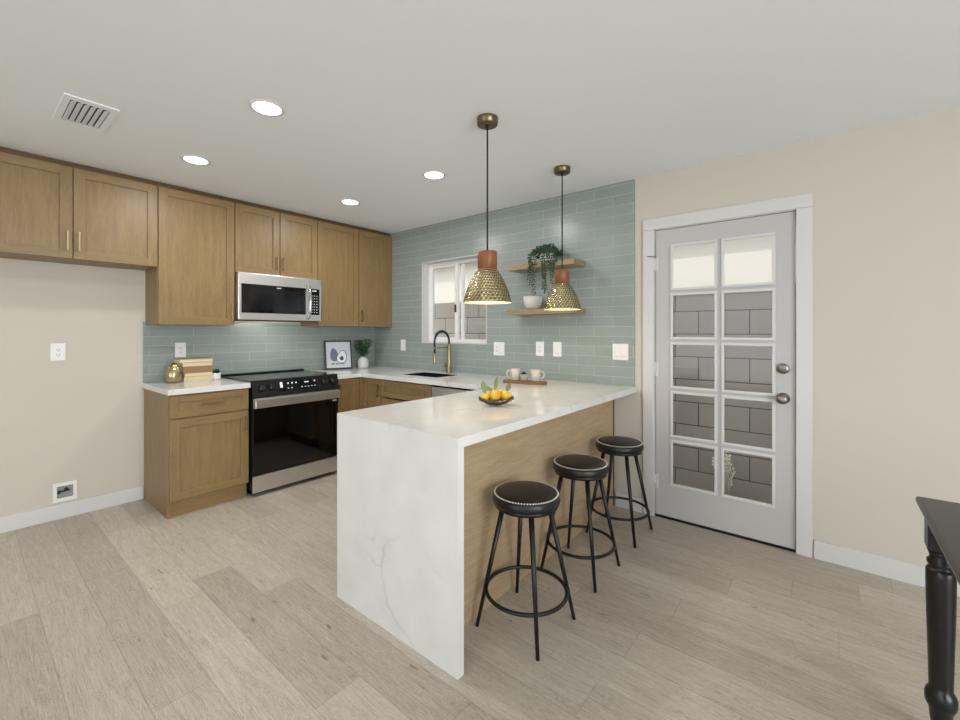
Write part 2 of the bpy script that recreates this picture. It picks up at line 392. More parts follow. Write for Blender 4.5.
# door casing and jambs
mb = MB().box(3.165, 3.24, -.018, 0, 0, DZ1-.0105, bev=.003).box(4.060, 4.137, -.018, 0, 0, DZ1-.0105, bev=.003).box(3.165, 4.137, -.018, 0, DZ1-.01, DZ1+.07, bev=.003)
struct('trim_3', mb, 'trim')
mb = MB().box(DX0, 3.243, -.004, .16, 0, DZ1).box(4.058, DX1, -.004, .16, 0, DZ1).box(DX0, DX1, -.004, .16, 2.045, DZ1).box(DX0, DX1, .0, .16, 0, .012, 1)
struct('trim_4', mb, ['trim', 'blacksteel'])
# door with ten lights
d = Thing('door_1', (3.65, 0, .012), kind='structure')
gx = [3.247, 3.355, 3.6365, 3.6705, 3.952, 4.054]; gz = [.016, .245]
LH = (1.925-.245-4*.03)/5
for k in range(5):
    gz.append(gz[-1]+LH)
    if k < 4: gz.append(gz[-1]+.03)
gz.append(2.041)
mb = upright(slab(gx, gz, lambda i, j: not (i in (1, 3) and j % 2 == 1), 0, .042), .004)
slabo = d.part('door_slab', mb, 'door')
mb = MB()
for k in range(5):
    z0 = gz[1+2*k]; z1 = gz[2+2*k]
    for a, b in ((gx[1], gx[2]), (gx[3], gx[4])):
        mb.box(a-.006, b+.006, -.006, .0038, z0-.006, z0+.012, bev=.003).box(a-.006, b+.006, -.006, .0038, z1-.012, z1+.006, bev=.003)
        mb.box(a-.006, a+.012, -.0055, .0038, z0+.0115, z1-.0115, bev=.003).box(b-.012, b+.006, -.0055, .0038, z0+.0115, z1-.0115, bev=.003)
d.part('glazing_bead', mb, 'trim', slabo)
d.part('door_pane', MB().box(gx[1]-.004, gx[4]+.004, .020, .026, .24, 1.93), 'glass')
def rot_y(prof, c, seg=28, mi=0, mb=None):
    """lathe whose axis points to -y"""
    t = MB().lathe(prof, seg=seg, mi=mi)
    for v in t.b.verts: v.co = Vector((c[0]+v.co.x, c[1]-v.co.z, c[2]+v.co.y))
    return t
k = d.part('doorknob', rot_y([(0, 0), (.034, 0), (.034, .006), (.022, .012), (.011, .016), (.011, .034), (.024, .040), (.030, .052), (.027, .064), (.015, .070), (0, .071)], (3.995, .004, .915)), 'steelb', label='dull nickel round doorknob')
t = rot_y([(0, 0), (.032, 0), (.032, .012), (.026, .018), (0, .018)], (3.995, .004, 1.096)); t.box(3.978, 4.012, -.030, -.012, 1.091, 1.101, bev=.003)
d.part('deadbolt', t, 'steelb', label='dull nickel thumb-turn deadbolt')
for z in (.25, 1.05, 1.80):
    d.part('hinge', MB().tube([(3.245, -.008, z-.05), (3.245, -.008, z+.05)], .007, 8).box(3.240, 3.268, -.003, .004, z-.05, z+.05), 'trim')
d.part('hinge_stop', MB().tube([(3.245, -.008, 1.85), (3.245, -.008, 1.862)], .009, 8).tube([(3.245, -.008, 1.857), (3.205, -.04, 1.857)], .004, 8), 'steelb')
# kitchen window
w = Thing('window_1', ((WX0+WX1)/2, .1, WZ0), kind='structure')
a, b, z0, z1 = WX0, WX1, WZ0, WZ1
mb = MB().box(a+.008, a+.042, .085, .14, z0+.010, z1-.010, bev=.003).box(b-.042, b-.008, .085, .14, z0+.010, z1-.010, bev=.003).box(a+.04, b-.04, .085, .14, z1-.042, z1-.010, bev=.003).box(a+.04, b-.04, .085, .14, z0+.010, z0+.042, bev=.003)
w.part('window_frame', mb, 'plastic')
mb = MB().box(1.225, 1.262, .08, .115, z0+.04, z1-.04, bev=.003).box(a+.04, a+.062, .09, .11, z0+.04, z1-.04, bev=.002).box(a+.06, 1.23, .09, .11, z0+.04, z0+.062, bev=.002).box(a+.06, 1.23, .09, .11, z1-.062, z1-.04, bev=.002)
sa = w.part('sliding_sash', mb, 'plastic')
w.part('latch', MB().box(1.232, 1.250, .066, .082, 1.52, 1.60, bev=.004), 'slot', sa, 'dark sash latch')
w.part('window_stile', MB().box(1.29, 1.318, .105, .135, z0+.04, z1-.04, bev=.003), 'plastic')
w.part('window_pane', MB().box(a+.05, 1.24, .098, .102, z0+.05, z1-.05).box(1.25, b-.04, .122, .126, z0+.04, z1-.04), 'glass')
mb = MB().box(a, a+.008, -.011, .14, z0, z1).box(b-.008, b, -.011, .14, z0, z1).box(a+.008, b-.008, -.011, .14, z1-.008, z1).box(a+.008, b-.008, -.013, .14, z0, z0+.010)
struct('trim_5', mb, 'trim')
# glazing behind and beside the camera
for n, (x0, x1, z0_, z1_) in (('window_2', (1.3, 5.5, .05, 2.15)),):
    w = Thing(n, ((x0+x1)/2, YR-.08, z0_), kind='structure')
    mb = MB()
    for q in (x0, (x0+x1)/2-.03, x1-.06): mb.box(q, q+.06, YR-.12, YR-.06, z0_, z1_)
    mb.box(x0, x1, YR-.12, YR-.06, z1_-.06, z1_).box(x0, x1, YR-.12, YR-.06, z0_, z0_+.06)
    w.part('window_frame', mb, 'trim'); w.part('window_pane', MB().box(x0+.05, x1-.05, YR-.092, YR-.088, z0_+.05, z1_-.05), 'glass')
w = Thing('window_3', (XR+.08, -3.6, .35), kind='structure')
mb = MB()
for q in (-4.9, -3.63, -2.36): mb.box(XR+.06, XR+.12, q, q+.06, .35, 2.25)
mb.box(XR+.06, XR+.12, -4.9, -2.3, 2.19, 2.25).box(XR+.06, XR+.12, -4.9, -2.3, .35, .41)
w.part('window_frame', mb, 'trim'); w.part('window_pane', MB().box(XR+.088, XR+.092, -4.85, -2.35, .4, 2.2), 'glass')
# outdoors
struct('ground', MB().box(-9, 16, -12, 9, -.32, -.16), 'soil')
tag(MB().box(-6, 12, 1.2, 1.36, -.16, 1.7245).build('block_wall', 'block'), 'grey concrete block wall outdoors, seen through the door and window glass', 'wall')
nb = Thing('neighbour_house', (3, 2.85, -.16), 'cream stucco house wall rising beyond the grey block wall', 'house')
nb.part('stucco_wall', MB().box(-7, 13, 2.85, 3.05, -.16, 3.1), 'stucco')
nb.part('eave', MB().box(-7, 13, 2.62, 3.05, 2.66, 2.84).box(-7, 13, 2.59, 2.62, 2.60, 2.84), 'fascia')
mb = MB(); rr = random.Random(3)
for i in range(46):
    an = rr.uniform(0, 2*pi); l_ = rr.uniform(.18, .42); q = rr.uniform(.1, .45)
    p0 = (3.50+.03*cos(an), 1.08+.03*sin(an), -.16); p2 = (3.50+q*l_*cos(an)*.6, 1.08+q*l_*sin(an)*.5, -.16+l_)
    mb.tube([p0, ((p0[0]+p2[0])/2, (p0[1]+p2[1])/2, -.16+l_*.6), p2], [.004, .0035, .002], 4)
    for j in range(3): mb.ball((p2[0]+rr.uniform(-.015, .015), p2[1]+rr.uniform(-.015, .015), p2[2]-.03*j), .011, seg=6)
tag(mb.build('dry_weed', 'straw'), 'pale dry weed at the foot of the block wall outside the door', 'plant')

# ------------------------------------------------------------------ cabinets
def pull(vert, a0, a1, fixed, front, facing):
    """bar pull; facing 'x': front of door at x=front, bar out to +x; 'y': door front at y=front, bar out to -y"""
    m = MB()
    def bx(u0, u1, w0, w1, d0, d1):
        if facing == 'x': m.box(front+d0, front+d1, u0, u1, w0, w1, bev=.0015)
        else: m.box(u0, u1, front-d1, front-d0, w0, w1, bev=.0015)
    if vert:
        bx(fixed-.005, fixed+.005, a0, a1, .022, .031)
        for z in (a0+.012, a1-.022): bx(fixed-.004, fixed+.004, z, z+.010, 0, .023)
    else:
        bx(a0, a1, fixed-.005, fixed+.005, .022, .031)
        for u in (a0+.012, a1-.022): bx(u, u+.010, fixed-.004, fixed+.004, 0, .023)
    return m
def shaker(u0, u1, w0, w1, front, facing, fr=.058, th=.02, rec=.011):
    m = MB(); g = .0034; u0 += g; u1 -= g; w0 += g; w1 -= g
    def bx(a, b, c, e, d0, d1, mi, bev=.0012):
        if facing == 'x': m.box(front-d1, front-d0, a, b, c, e, mi, bev)
        else: m.box(a, b, front+d0, front+d1, c, e, mi, bev)
    bx(u0, u0+fr, w0, w1, 0, th, 0); bx(u1-fr, u1, w0, w1, 0, th, 0)
    bx(u0+fr, u1-fr, w1-fr, w1, 0, th, 1); bx(u0+fr, u1-fr, w0, w0+fr, 0, th, 1)
    bx(u0+fr-.002, u1-fr+.002, w0+fr-.002, w1-fr+.002, rec, th-.002, 0, 0)
    return m
UF = .34
def upper(y0, y1, zb, doors, label):
    t = Thing('wall_cabinet', (.16, (y0+y1)/2, zb), label, 'cabinet', 'oak wall cabinets')
    t.part('carcass', MB().box(.010 if zb < 1.5 and False else .0, UF-.021, y0+.0005, y1-.0005, zb+.004, 2.41), ['oakv'])
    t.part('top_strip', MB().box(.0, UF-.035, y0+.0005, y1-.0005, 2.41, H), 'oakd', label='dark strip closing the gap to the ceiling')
    for a, b, hs in doors:
        dr = t.part('door', shaker(a, b, zb, 2.408, UF, 'x'), ['oakv', 'oakh'])
        hy = a+.028 if hs == 'l' else b-.028
        t.part('handle', pull(True, zb+.05, zb+.18, hy, UF, 'x'), 'brass', dr, 'brass bar handle')
    return t
upper(-3.14, -2.217, 1.80, [(-3.14, -2.678, 'r'), (-2.678, -2.217, 'l')], 'short two-door oak wall cabinet over the empty fridge space')
upper(-2.216, -1.685, 1.372, [(-2.216, -1.685, 'r')], 'tall single-door oak wall cabinet left of the microwave')
upper(-1.684, -.931, 1.822, [(-1.684, -1.303, 'r'), (-1.303, -.931, 'l')], 'short two-door oak wall cabinet directly above the microwave')
upper(-.930, -.460, 1.372, [(-.930, -.460, 'l')], 'oak wall cabinet just right of the microwave')
c = upper(-.459, -.0095, 1.372, [(-.459, -.075, 'l')], 'narrow oak wall cabinet in the corner beside the tiled wall')
c.part('filler', MB().box(UF-.021, UF-.004, -.074, -.0095, 1.372, 2.408), 'oakv')

CF = .64   # front of the base cabinet doors on the left wall
b = Thing('base_cabinet', (.3, -1.957, 0), 'oak base cabinet left of the range, one drawer over one door', 'cabinet', 'oak base cabinets')
b.part('carcass', MB().box(0.016, CF-.021, -2.227, -1.694, .115, .875).box(.016, .600, -2.227, -2.209, 0, .116), 'oakv')
b.part('toe_kick', MB().box(.572, .588, -2.209, -1.694, 0, .114), 'oakh')
dw = b.part('drawer', shaker(-2.225, -1.695, .705, .868, CF, 'x', fr=.045), ['oakv', 'oakh'])
b.part('handle', pull(False, -2.03, -1.90, .787, CF, 'x'), 'brass', dw, 'brass bar handle')
dr = b.part('door', shaker(-2.225, -1.695, .122, .699, CF, 'x'), ['oakv', 'oakh'])
b.part('handle', pull(True, .535, .665, -1.723, CF, 'x'), 'brass', dr, 'brass bar handle')

b = Thing('base_cabinet', (.4, -.45, 0), 'oak corner base cabinet right of the range', 'cabinet', 'oak base cabinets')
b.part('carcass', MB().box(.016, .619, -.912, -.022, .115, .875).box(.619, .938, -.614, -.022, .115, .875), 'oakv')
b.part('toe_kick', MB().box(.56, .575, -.912, -.60, 0, .114).box(.575, .938, -.575, -.56, 0, .114), 'oakh')
b.part('corner_post', MB().box(.600, .662, -.662, -.600, .115, .874), 'oakv')
dr = b.part('door', shaker(-.912, -.664, .122, .868, CF, 'x', fr=.05), ['oakv', 'oakh'])
b.part('handle', pull(True, .70, .83, -.888, CF, 'x'), 'brass', dr, 'brass bar handle')
dr = b.part('door', shaker(.664, .938, .122, .868, -.635, 'y', fr=.05), ['oakv', 'oakx'])
b.part('handle', pull(True, .70, .83, .912, -.635, 'y'), 'brass', dr, 'brass bar handle')

b = Thing('sink_cabinet', (1.28, -.32, 0), 'oak sink base cabinet under the faucet, with a false drawer front', 'cabinet', 'oak base cabinets')
b.part('carcass', MB().box(.940, .956, -.614, -.022, .115, .875).box(1.602, 1.618, -.614, -.022, .115, .875).box(.956, 1.602, -.614, -.022, .115, .131).box(.956, 1.602, -.037, -.022, .131, .875), 'oakv')
b.part('toe_kick', MB().box(.940, 1.618, -.575, -.56, 0, .114), 'oakx')
b.part('drawer_front', shaker(.940, 1.618, .705, .868, -.635, 'y', fr=.045), ['oakv', 'oakx'])
for p, q, h in ((.940, 1.279, 1.252), (1.279, 1.618, 1.306)):
    dr = b.part('door', shaker(p, q, .122, .699, -.635, 'y'), ['oakv', 'oakx']); b.part('handle', pull(True, .535, .665, h, -.635, 'y'), 'brass', dr, 'brass bar handle')

b = Thing('dishwasher', (1.92, -.32, 0), 'stainless dishwasher between the sink cabinet and the peninsula', 'dishwasher')
b.part('body', MB().box(1.626, 2.214, -.60, -.03, .09, .865), 'blacksteel')
b.part('door', MB().box(1.624, 2.216, -.640, -.601, .11, .858, bev=.004), 'steel')
b.part('control_strip', MB().box(1.624, 2.216, -.638, -.601, .859, .872), 'blackglass')
b.part('handle', MB().box(1.68, 2.16, -.672, -.656, .79, .815, bev=.004).box(1.70, 1.72, -.657, -.639, .795, .81).box(2.12, 2.14, -.657, -.639, .795, .81), 'steel')
b.part('leg', MB().box(1.64, 2.20, -.58, -.05, 0, .09), 'rubber')

# peninsula base
XP, YP = 3.118, -1.966
b = Thing('peninsula_cabinet', (2.64, -.98, 0), 'oak peninsula base with a plain panelled back facing the stools', 'cabinet')
b.part('carcass', MB().box(2.335, 2.930, -1.930, -.022, .115, .875).box(2.225, 2.334, -.60, -.022, .115, .875), 'oakv')
b.part('toe_kick', MB().box(2.40, 2.41, -1.930, -.66, 0, .114).box(2.41, 2.930, -1.93, -.022, 0, .1145), 'oakh')
b.part('back_panel', MB().box(2.931, 2.944, -1.930, -.022, .001, .874), 'panel', label='pale oak back panel with level grain')
b.part('corner_trim', MB().box(2.931, 2.947, -.021, -.002, .001, .874, bev=.002), 'oakd')
for i, (p, q) in enumerate(((-1.925, -1.28), (-1.28, -.64))):
    t = shaker(p, q, .122, .868, 0, 'x')
    for v in t.b.verts: v.co.x = 2.335-.001-(v.co.x+.02)
    dr = b.part('door', t, ['oakv', 'oakh'])

# ------------------------------------------------------------------ countertops
CT0, CT1 = .8755, .914
tag(slab([.0, .655], [-2.237, -1.690], lambda i, j: True, CT0, CT1).build('countertop', 'quartz'), 'short white quartz countertop left of the range', 'countertop', 'white quartz countertops')
SX0, SX1, SY0, SY1 = 1.035, 1.525, -.482, -.165
gx = [.0005, .655, SX0, SX1, 2.308, XP]; gy = [YP, -.915, -.655, SY0, SY1, -.0005]
def fc(i, j):
    xm = (gx[i]+gx[i+1])/2; ym = (gy[j]+gy[j+1])/2
    if SX0 < xm < SX1 and SY0 < ym < SY1: return False
    if xm > 2.308: return True
    if xm < .655: return ym > -.915
    return ym > -.655
ctop = Thing('countertop', (2.7, -1, CT0), 'long white veined quartz countertop over sink run and peninsula with waterfall end', 'countertop', 'white quartz countertops')
ctop.part('worktop', slab(gx, gy, fc, CT0, CT1), 'quartz')
ctop.part('waterfall_panel', MB().box(2.308, XP, YP, YP+.035, 0, CT0), 'quartz', label='white quartz waterfall end panel down to the floor')

# sink and faucet
b = Thing('kitchen_sink', ((SX0+SX1)/2, (SY0+SY1)/2, .70), 'black undermount sink set into the white counter below the window', 'sink')
e = .0008; t = .010; zt = CT1-.004; a0, a1, c0, c1 = SX0+e, SX1-e, SY0+e, SY1-e
mb = MB().box(a0, a1, c0, c1, .700, .712).box(a0, a0+t, c0, c1, .712, zt).box(a1-t, a1, c0, c1, .712, zt).box(a0+t, a1-t, c0, c0+t, .712, zt).box(a0+t, a1-t, c1-t, c1, .712, zt)
b.part('basin', mb, 'sink'); b.part('drain', MB().lathe([(0, .002), (.02, .002), (.04, .004), (.042, 0)], ((SX0+SX1)/2, (SY0+SY1)/2, .7125)), 'chrome')
FX, FY = 1.300, -.085
b = Thing('faucet', (FX, FY, CT1), 'brass pull-down faucet with dark spring hose arching over the sink', 'faucet')
b.part('body', MB().lathe([(0, 0), (.030, 0), (.030, .006), (.024, .012), (.024, .10), (.020, .12), (.018, .14), (.018, .275), (.019, .278), (.019, .285), (0, .285)], (FX, FY, CT1)), 'brass')
path = []
top = CT1+.285; reach = .20
for i in range(25):
    a = pi*i/24; path.append((FX, FY-reach/2+reach/2*cos(a), top+.02+.105*sin(a)))
path = [(FX, FY, top-.005)]+path+[(FX, FY-reach, top-.06), (FX, FY-reach, top-.09)]
b.part('hose', MB().tube(path, .0065, 8), 'hose')
hx = []; n = 34*8; P = [Vector(p) for p in path]
seg = [(P[i+1]-P[i]).length for i in range(len(P)-1)]; tot = sum(seg)
for i in range(n+1):
    dd = tot*i/n; k = 0
    while k < len(seg)-1 and dd > seg[k]: dd -= seg[k]; k += 1
    tdir = (P[k+1]-P[k]).normalized(); p = P[k]+tdir*dd; side = Vector((1, 0, 0)); w2 = tdir.cross(side).normalized(); an = 2*pi*i/8
    hx.append(p+(side*cos(an)+w2*sin(an))*.0118)
b.part('spring', MB().tube(hx, .0026, 5), 'hose', label='dark coiled spring around the hose')
b.part('spray_head', MB().lathe([(0, 0), (.018, 0), (.020, .01), (.016, .06), (.013, .10), (.009, .105), (0, .105)], (FX, FY-reach, top-.19)), 'brass')
b.part('holder_arm', MB().tube([(FX, FY-.01, top-.035), (FX, FY-reach+.004, top-.035)], .006, 8).lathe([(.011, -.008), (.017, -.008), (.017, .008), (.011, .008), (.011, -.008)], (FX, FY-reach, top-.035), 16), 'brass')
b.part('lever', MB().tube([(FX-.015, FY, CT1+.065), (FX-.055, FY, CT1+.065)], .013, 10).tube([(FX-.046, FY, CT1+.065), (FX-.052, FY-.01, CT1+.15)], [.005, .004], 8), 'brass')

# ------------------------------------------------------------------ range
RY0, RY1 = -1.684, -.920
b = Thing('range', (.35, (RY0+RY1)/2, 0), 'slide-in electric range with black glass door and stainless trim', 'range')
b.part('body', MB().box(.022, .655, RY0+.002, RY1-.002, .05, .905), 'blacksteel')
b.part('cooktop', MB().box(.022, .655, RY0-.004, RY1+.003, .9155, .928, bev=.003), 'cooktop')
b.part('rear_rail', MB().box(.012, .055, RY0-.004, RY1+.003, .9285, .940, bev=.003), 'black')
for p in ((.20, -1.47), (.20, -1.10), (.46, -1.48), (.46, -1.10)): b.part('burner_ring', MB().lathe([(.085, 0), (.0865, 0)], (p[0], p[1], .9286), 40), 'greyp')
b.part('control_panel', MB().poly([(.656, RY0, .926), (.640, RY0, .928), (.640, RY0, .792), (.688, RY0, .792), (.688, RY0, .802)], (0, RY1-RY0, 0)), 'blacksteel')
pd = Vector((.688-.656, 0, .802-.926)).normalized(); pn = Vector((-pd.z, 0, pd.x)).normalized()
def onp(y, t, out): 
    p = Vector((.656, y, .926))+pd*t+pn*out; return p
def ppoly(m, y0, y1, t0, t1, o0, o1, mi=0):
    m.poly([onp(y0, t0, o0), onp(y1, t0, o0), onp(y1, t1, o0), onp(y0, t1, o0)], pn*(o1-o0), mi); return m
dp = b.part('display', ppoly(MB(), -1.47, -1.13, .022, .108, .0002, .002), 'blackglass')
for y in (-1.40, -1.365, -1.33): b.part('display_symbol', ppoly(MB(), y, y+.012, .037, .049, .0021, .0026), 'display', dp)
for y in (-1.40, -1.37, -1.28, -1.25, -1.22, -1.19, -1.16): b.part('display_symbol', ppoly(MB(), y, y+.010, .081, .087, .0021, .0026), 'display', dp)
for y0, y1, t0, t1 in ((-1.25, -1.21, .040, .049), (-1.16, -1.148, .036, .045), (-1.463, -1.442, .030, .075)): b.part('display_symbol', ppoly(MB(), y0, y1, t0, t1, .0021, .0026), 'display', dp)
for y in (-1.615, -1.535, -1.065, -.975):
    k = MB().lathe([(0, .026), (.020, .026), (.023, .022), (.025, .004), (.028, .0), (0, 0)], seg=24); k.box(-.003, .003, -.022, .022, .02, .032, bev=.001)
    q = pn.to_track_quat('Z', 'Y').to_matrix()
    for v in k.b.verts: v.co = onp(y, .066, 0.0006)+q @ v.co
    b.part('knob', k, 'black')
dr = b.part('oven_door', MB().box(.657, .676, RY0+.003, RY1-.003, .176, .788, bev=.002), 'black')
b.part('glass_panel', MB().box(.6765, .680, RY0+.006, RY1-.006, .178, .705), 'blackglass', dr, 'black glass oven window')
b.part('badge', MB().box(.6802, .6808, RY1-.062, RY1-.022, .684, .696), 'mark', dr)
b.part('handle', MB().box(.6765, .682, RY0+.004, RY1-.004, .706, .787).box(.700, .722, RY0+.004, RY1-.004, .712, .782, bev=.005).box(.681, .702, RY0+.03, RY0+.05, .73, .765).box(.681, .702, RY1-.05, RY1-.03, .73, .765), 'steel', dr, 'broad stainless door handle')
b.part('drawer', MB().box(.657, .678, RY0+.003, RY1-.003, .035, .168, bev=.003), 'steel', label='stainless storage drawer front')
b.part('foot', MB().box(.08, .60, RY0+.03, RY1-.03, 0, .05), 'rubber')

# ------------------------------------------------------------------ microwave
MZ0, MZ1, MX = 1.418, 1.819, .405
b = Thing('microwave', (.2, -1.307, MZ0), 'stainless over-the-range microwave with black window and keypad', 'microwave')
my0, my1 = -1.682, -.933
b.part('body', MB().box(.010, MX-.03, my0+.002, my1-.002, MZ0+.006, MZ1, bev=.002), 'steel')
b.part('vent_underside', MB().box(.03, MX-.04, my0+.02, my1-.02, MZ0, MZ0+.006), 'slot')
dr = b.part('door', MB().box(MX-.029, MX, my0, -1.082, MZ0+.004, MZ1-.001, bev=.003), 'steel')
b.part('window', MB().box(MX+.0002, MX+.003, my0+.022, -1.094, 1.480, 1.726), 'blackglass', dr)
b.part('window_screen', MB().box(MX+.0031, MX+.0036, my0+.075, -1.145, 1.508, 1.690), 'cooktop', dr)
b.part('lettering', MB().box(MX+.0031, MX+.0036, -1.365, -1.325, 1.703, 1.711), 'mark', dr)
b.part('handle', MB().tube([(MX+.002, -1.071, 1.745), (MX+.03, -1.071, 1.735), (MX+.045, -1.071, 1.68), (MX+.05, -1.071, 1.60), (MX+.045, -1.071, 1.51), (MX+.03, -1.071, 1.455), (MX+.002, -1.071, 1.445)], .0125, 10), 'chrome', dr, 'bowed chrome handle')
cp = b.part('control_panel', MB().box(MX-.029, MX, -1.080, my1, MZ0+.004, MZ1-.001, bev=.003), 'steel')
kp = b.part('keypad', MB().box(MX+.0002, MX+.003, -1.050, -.955, 1.480, 1.726), 'blackglass', cp)
for r_ in range(7):
    for q in range(3): b.part('key', MB().box(MX+.0031, MX+.0036, -1.038+q*.026, -1.027+q*.026, 1.50+r_*.026, 1.507+r_*.026), 'mark', kp)
b.part('clock_digits', MB().box(MX+.0031, MX+.0036, -1.03, -.985, 1.702, 1.713), 'mark', kp)

b.part('cooktop_lens', MB().box(.30, .35, -1.38, -1.24, MZ0-.002, MZ0-.0002), 'greyp', label='small cooktop lamp lens')
l = light('cooktop_lamp', 'AREA', (.125, 0, -.012), (0, R(25), 0), 1.6, (1, .97, .92), shape='RECTANGLE', size=.05, size_y=.30); l.parent = b.o

# ------------------------------------------------------------------ ceiling fittings
PUR = []
def downlight(x, y, label):
    t = Thing('recessed_light', (x, y, H), label, 'ceiling light', 'recessed ceiling lights')
    t.part('trim_ring', MB().lathe([(.066, -.003), (.082, -.002), (.084, 0), (.066, 0), (.066, -.003)], (x, y, H-.0005), 40), 'plastic')
    t.part('lens', MB().lathe([(0, -.0025), (.0655, -.0025), (.0655, 0), (0, 0)], (x, y, H-.0004), 40), 'lens')
    l = light('recessed_lamp', 'AREA', (0, 0, -.012), (0, 0, 0), 7.5, (1, .985, .96), shape='DISK', size=.14); l.parent = t.o
downlight(2.015, -2.177, 'round recessed ceiling light to the right of the air vent, nearest the camera')
downlight(.992, -2.172, 'round recessed ceiling light in front of the tall cabinet left of the microwave')
downlight(2.011, -.997, 'round recessed ceiling light just left of the near pendant cord')
downlight(.989, -1.005, 'round recessed ceiling light in front of the cabinets right of the microwave')
t = Thing('air_vent', (1.22, -2.74, H), 'white slatted air vent in the ceiling above the fridge space', 'vent')
vx0, vx1, vy0, vy1 = 1.035, 1.415, -2.845, -2.640
t.part('vent_frame', slab([vx0, vx0+.045, vx1-.045, vx1], [vy0, vy0+.028, vy1-.028, vy1], lambda i, j: not (i == 1 and j == 1), H-.006, H-.0003), 'ceil')
t.part('duct', MB().box(vx0+.04, vx1-.04, vy0+.025, vy1-.025, H-.0012, H-.0003), 'slot')
mb = MB()
for i in range(6):
    y = vy0+.040+i*.0245; mb.box(vx0+.046, vx1-.046, y-.0115, y+.0115, H-.0090, H-.0078, rot=Matrix.Rotation(R(24), 3, 'X'))
t.part('slat', mb, 'ceil')
# pendants
def pendant():
    t = Thing('pendant_lamp', (0, 0, H), 'hammered brass pendant lamp with wooden neck hanging nearer the camera', 'pendant lamp', 'hammered brass pendants over the peninsula')
    z0 = 1.472-H
    T = lambda n, m, mt, p=None, lb=None: (lambda o: (o.__setitem__('label', lb) if lb else None, o)[1])(m.build(n, mt, p or t.o))
    T('canopy', MB().lathe([(0, -.038), (.050, -.038), (.054, -.035), (.056, -.004), (.056, 0), (0, 0)], (0, 0, -.0005), 40), 'antique')
    T('strain_relief', MB().lathe([(0, -.054), (.007, -.054), (.010, -.0385), (0, -.0385)], seg=14), 'black')
    T('cord', MB().tube([(0, 0, -.0545), (0, 0, z0+.269)], .0045, 8), 'rubber')
    T('socket_cover', MB().lathe([(0, z0+.270), (.049, z0+.270), (.0515, z0+.265), (.0515, z0+.180), (.046, z0+.176), (0, z0+.176)], seg=36), 'socket', None, 'turned reddish wood neck')
    pr = [(.050, .178), (.064, .160), (.079, .135), (.094, .105), (.107, .074), (.117, .045), (.124, .018), (.1275, 0)]
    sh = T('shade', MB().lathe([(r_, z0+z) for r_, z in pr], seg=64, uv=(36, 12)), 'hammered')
    T('shade_lining', MB().lathe([(r_-.0025, z0+z) for r_, z in pr]+[(.1275, z0)], seg=64), 'inner', sh, 'cream enamel inside')
    T('bulb', MB().ball((0, 0, z0+.085), .03, .03, .036).lathe([(0, .176), (.014, .176), (.014, .11), (0, .11)], (0, 0, z0)), 'bulb')
    l = light('pendant_glow', 'POINT', (0, 0, z0+.035), (0, 0, 0), 2.2, (1, .80, .52), shadow_soft_size=.03); l.parent = t.o
    return t.o
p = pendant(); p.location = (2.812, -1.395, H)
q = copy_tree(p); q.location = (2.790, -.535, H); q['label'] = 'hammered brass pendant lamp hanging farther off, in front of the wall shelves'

# ------------------------------------------------------------------ plates and shelves on the tiles
def plate(name, c, facing, gang, kind, label, cat, group):
    w = .0385 if gang == 1 else .060
    t = Thing(name, c, label, cat, group)
    def bx(m, u0, u1, z0, z1, d0, d1, mi=0, bev=0):
        if facing == 'y': m.box(c[0]+u0, c[0]+u1, c[1]-d1, c[1]-d0, c[2]+z0, c[2]+z1, mi, bev)
        else: m.box(c[0]+d0, c[0]+d1, c[1]+u0, c[1]+u1, c[2]+z0, c[2]+z1, mi, bev)
    m = MB(); bx(m, -w, w, -.061, .061, .0002, .006, 0, .002); t.part('plate', m, 'plastic')
    for i in range(gang):
        u = 0 if gang == 1 else (-.023 + .046*i)
        m = MB(); bx(m, u-.0165, u+.0165, -.033, .033, .0062, .0075, 0, .0005)
        kd = kind[i]
        o = t.part('rocker' if kd == 's' else 'socket', m, 'plastic')
        m = MB()
        if kd == 's': bx(m, u-.0165, u+.0165, -.036, -.0335, .0062, .0068); bx(m, u-.0175, u-.0167, -.034, .034, .0062, .0068)
        else:
            for z in (.016, -.020):
                bx(m, u-.008, u-.005, z-.004, z+.006, .0076, .0080); bx(m, u+.005, u+.008, z-.004, z+.006, .0076, .0080); bx(m, u-.002, u+.002, z-.012, z-.008, .0076, .0080)
        t.part('slot', m, 'slot' if kd == 'o' else 'greyp', o)
G = 'white wall plates'
plate('light_switch', (.53, -.009, 1.171), 'y', 1, 's', 'white wall plate on the tiles left of the kitchen window', 'light switch', G)
plate('light_switch', (1.862, -.009, 1.163), 'y', 2, 'os', 'wide white double wall plate just right of the kitchen window', 'light switch', G)
plate('outlet', (2.297, -.009, 1.174), 'y', 1, 'o', 'white power outlet on the tiles above the two mugs', 'outlet', G)
plate('light_switch', (2.464, -.009, 1.174), 'y', 1, 's', 'single white light switch right of the outlet above the mugs', 'light switch', G)
plate('light_switch', (2.997, -.009, 1.168), 'y', 2, 'ss', 'wide white double switch at the tile edge beside the door', 'light switch', G)
plate('outlet', (.009, -1.981, 1.167), 'x', 1, 'o', 'white power outlet on the tiles above the stacked books', 'outlet', G)
plate('outlet', (0, -2.712, 1.177), 'x', 1, 'o', 'white power outlet high on the bare wall of the fridge space', 'outlet', G)
t = Thing('water_box', (0, -2.676, .19), 'white recessed water box low on the fridge space wall', 'water box')
mb = slab([-.062, -.042, .042, .062], [-.066, -.042, .042, .066], lambda i, j: not (i == 1 and j == 1), 0, .006)
for v in mb.b.verts: v.co = Vector((v.co.z+.0003, v.co.x-2.676, v.co.y+.185))
t.part('box_frame', mb, 'plastic')
t.part('recess', MB().box(.0003, .0012, -2.720, -2.632, .141, .229), 'greyp')
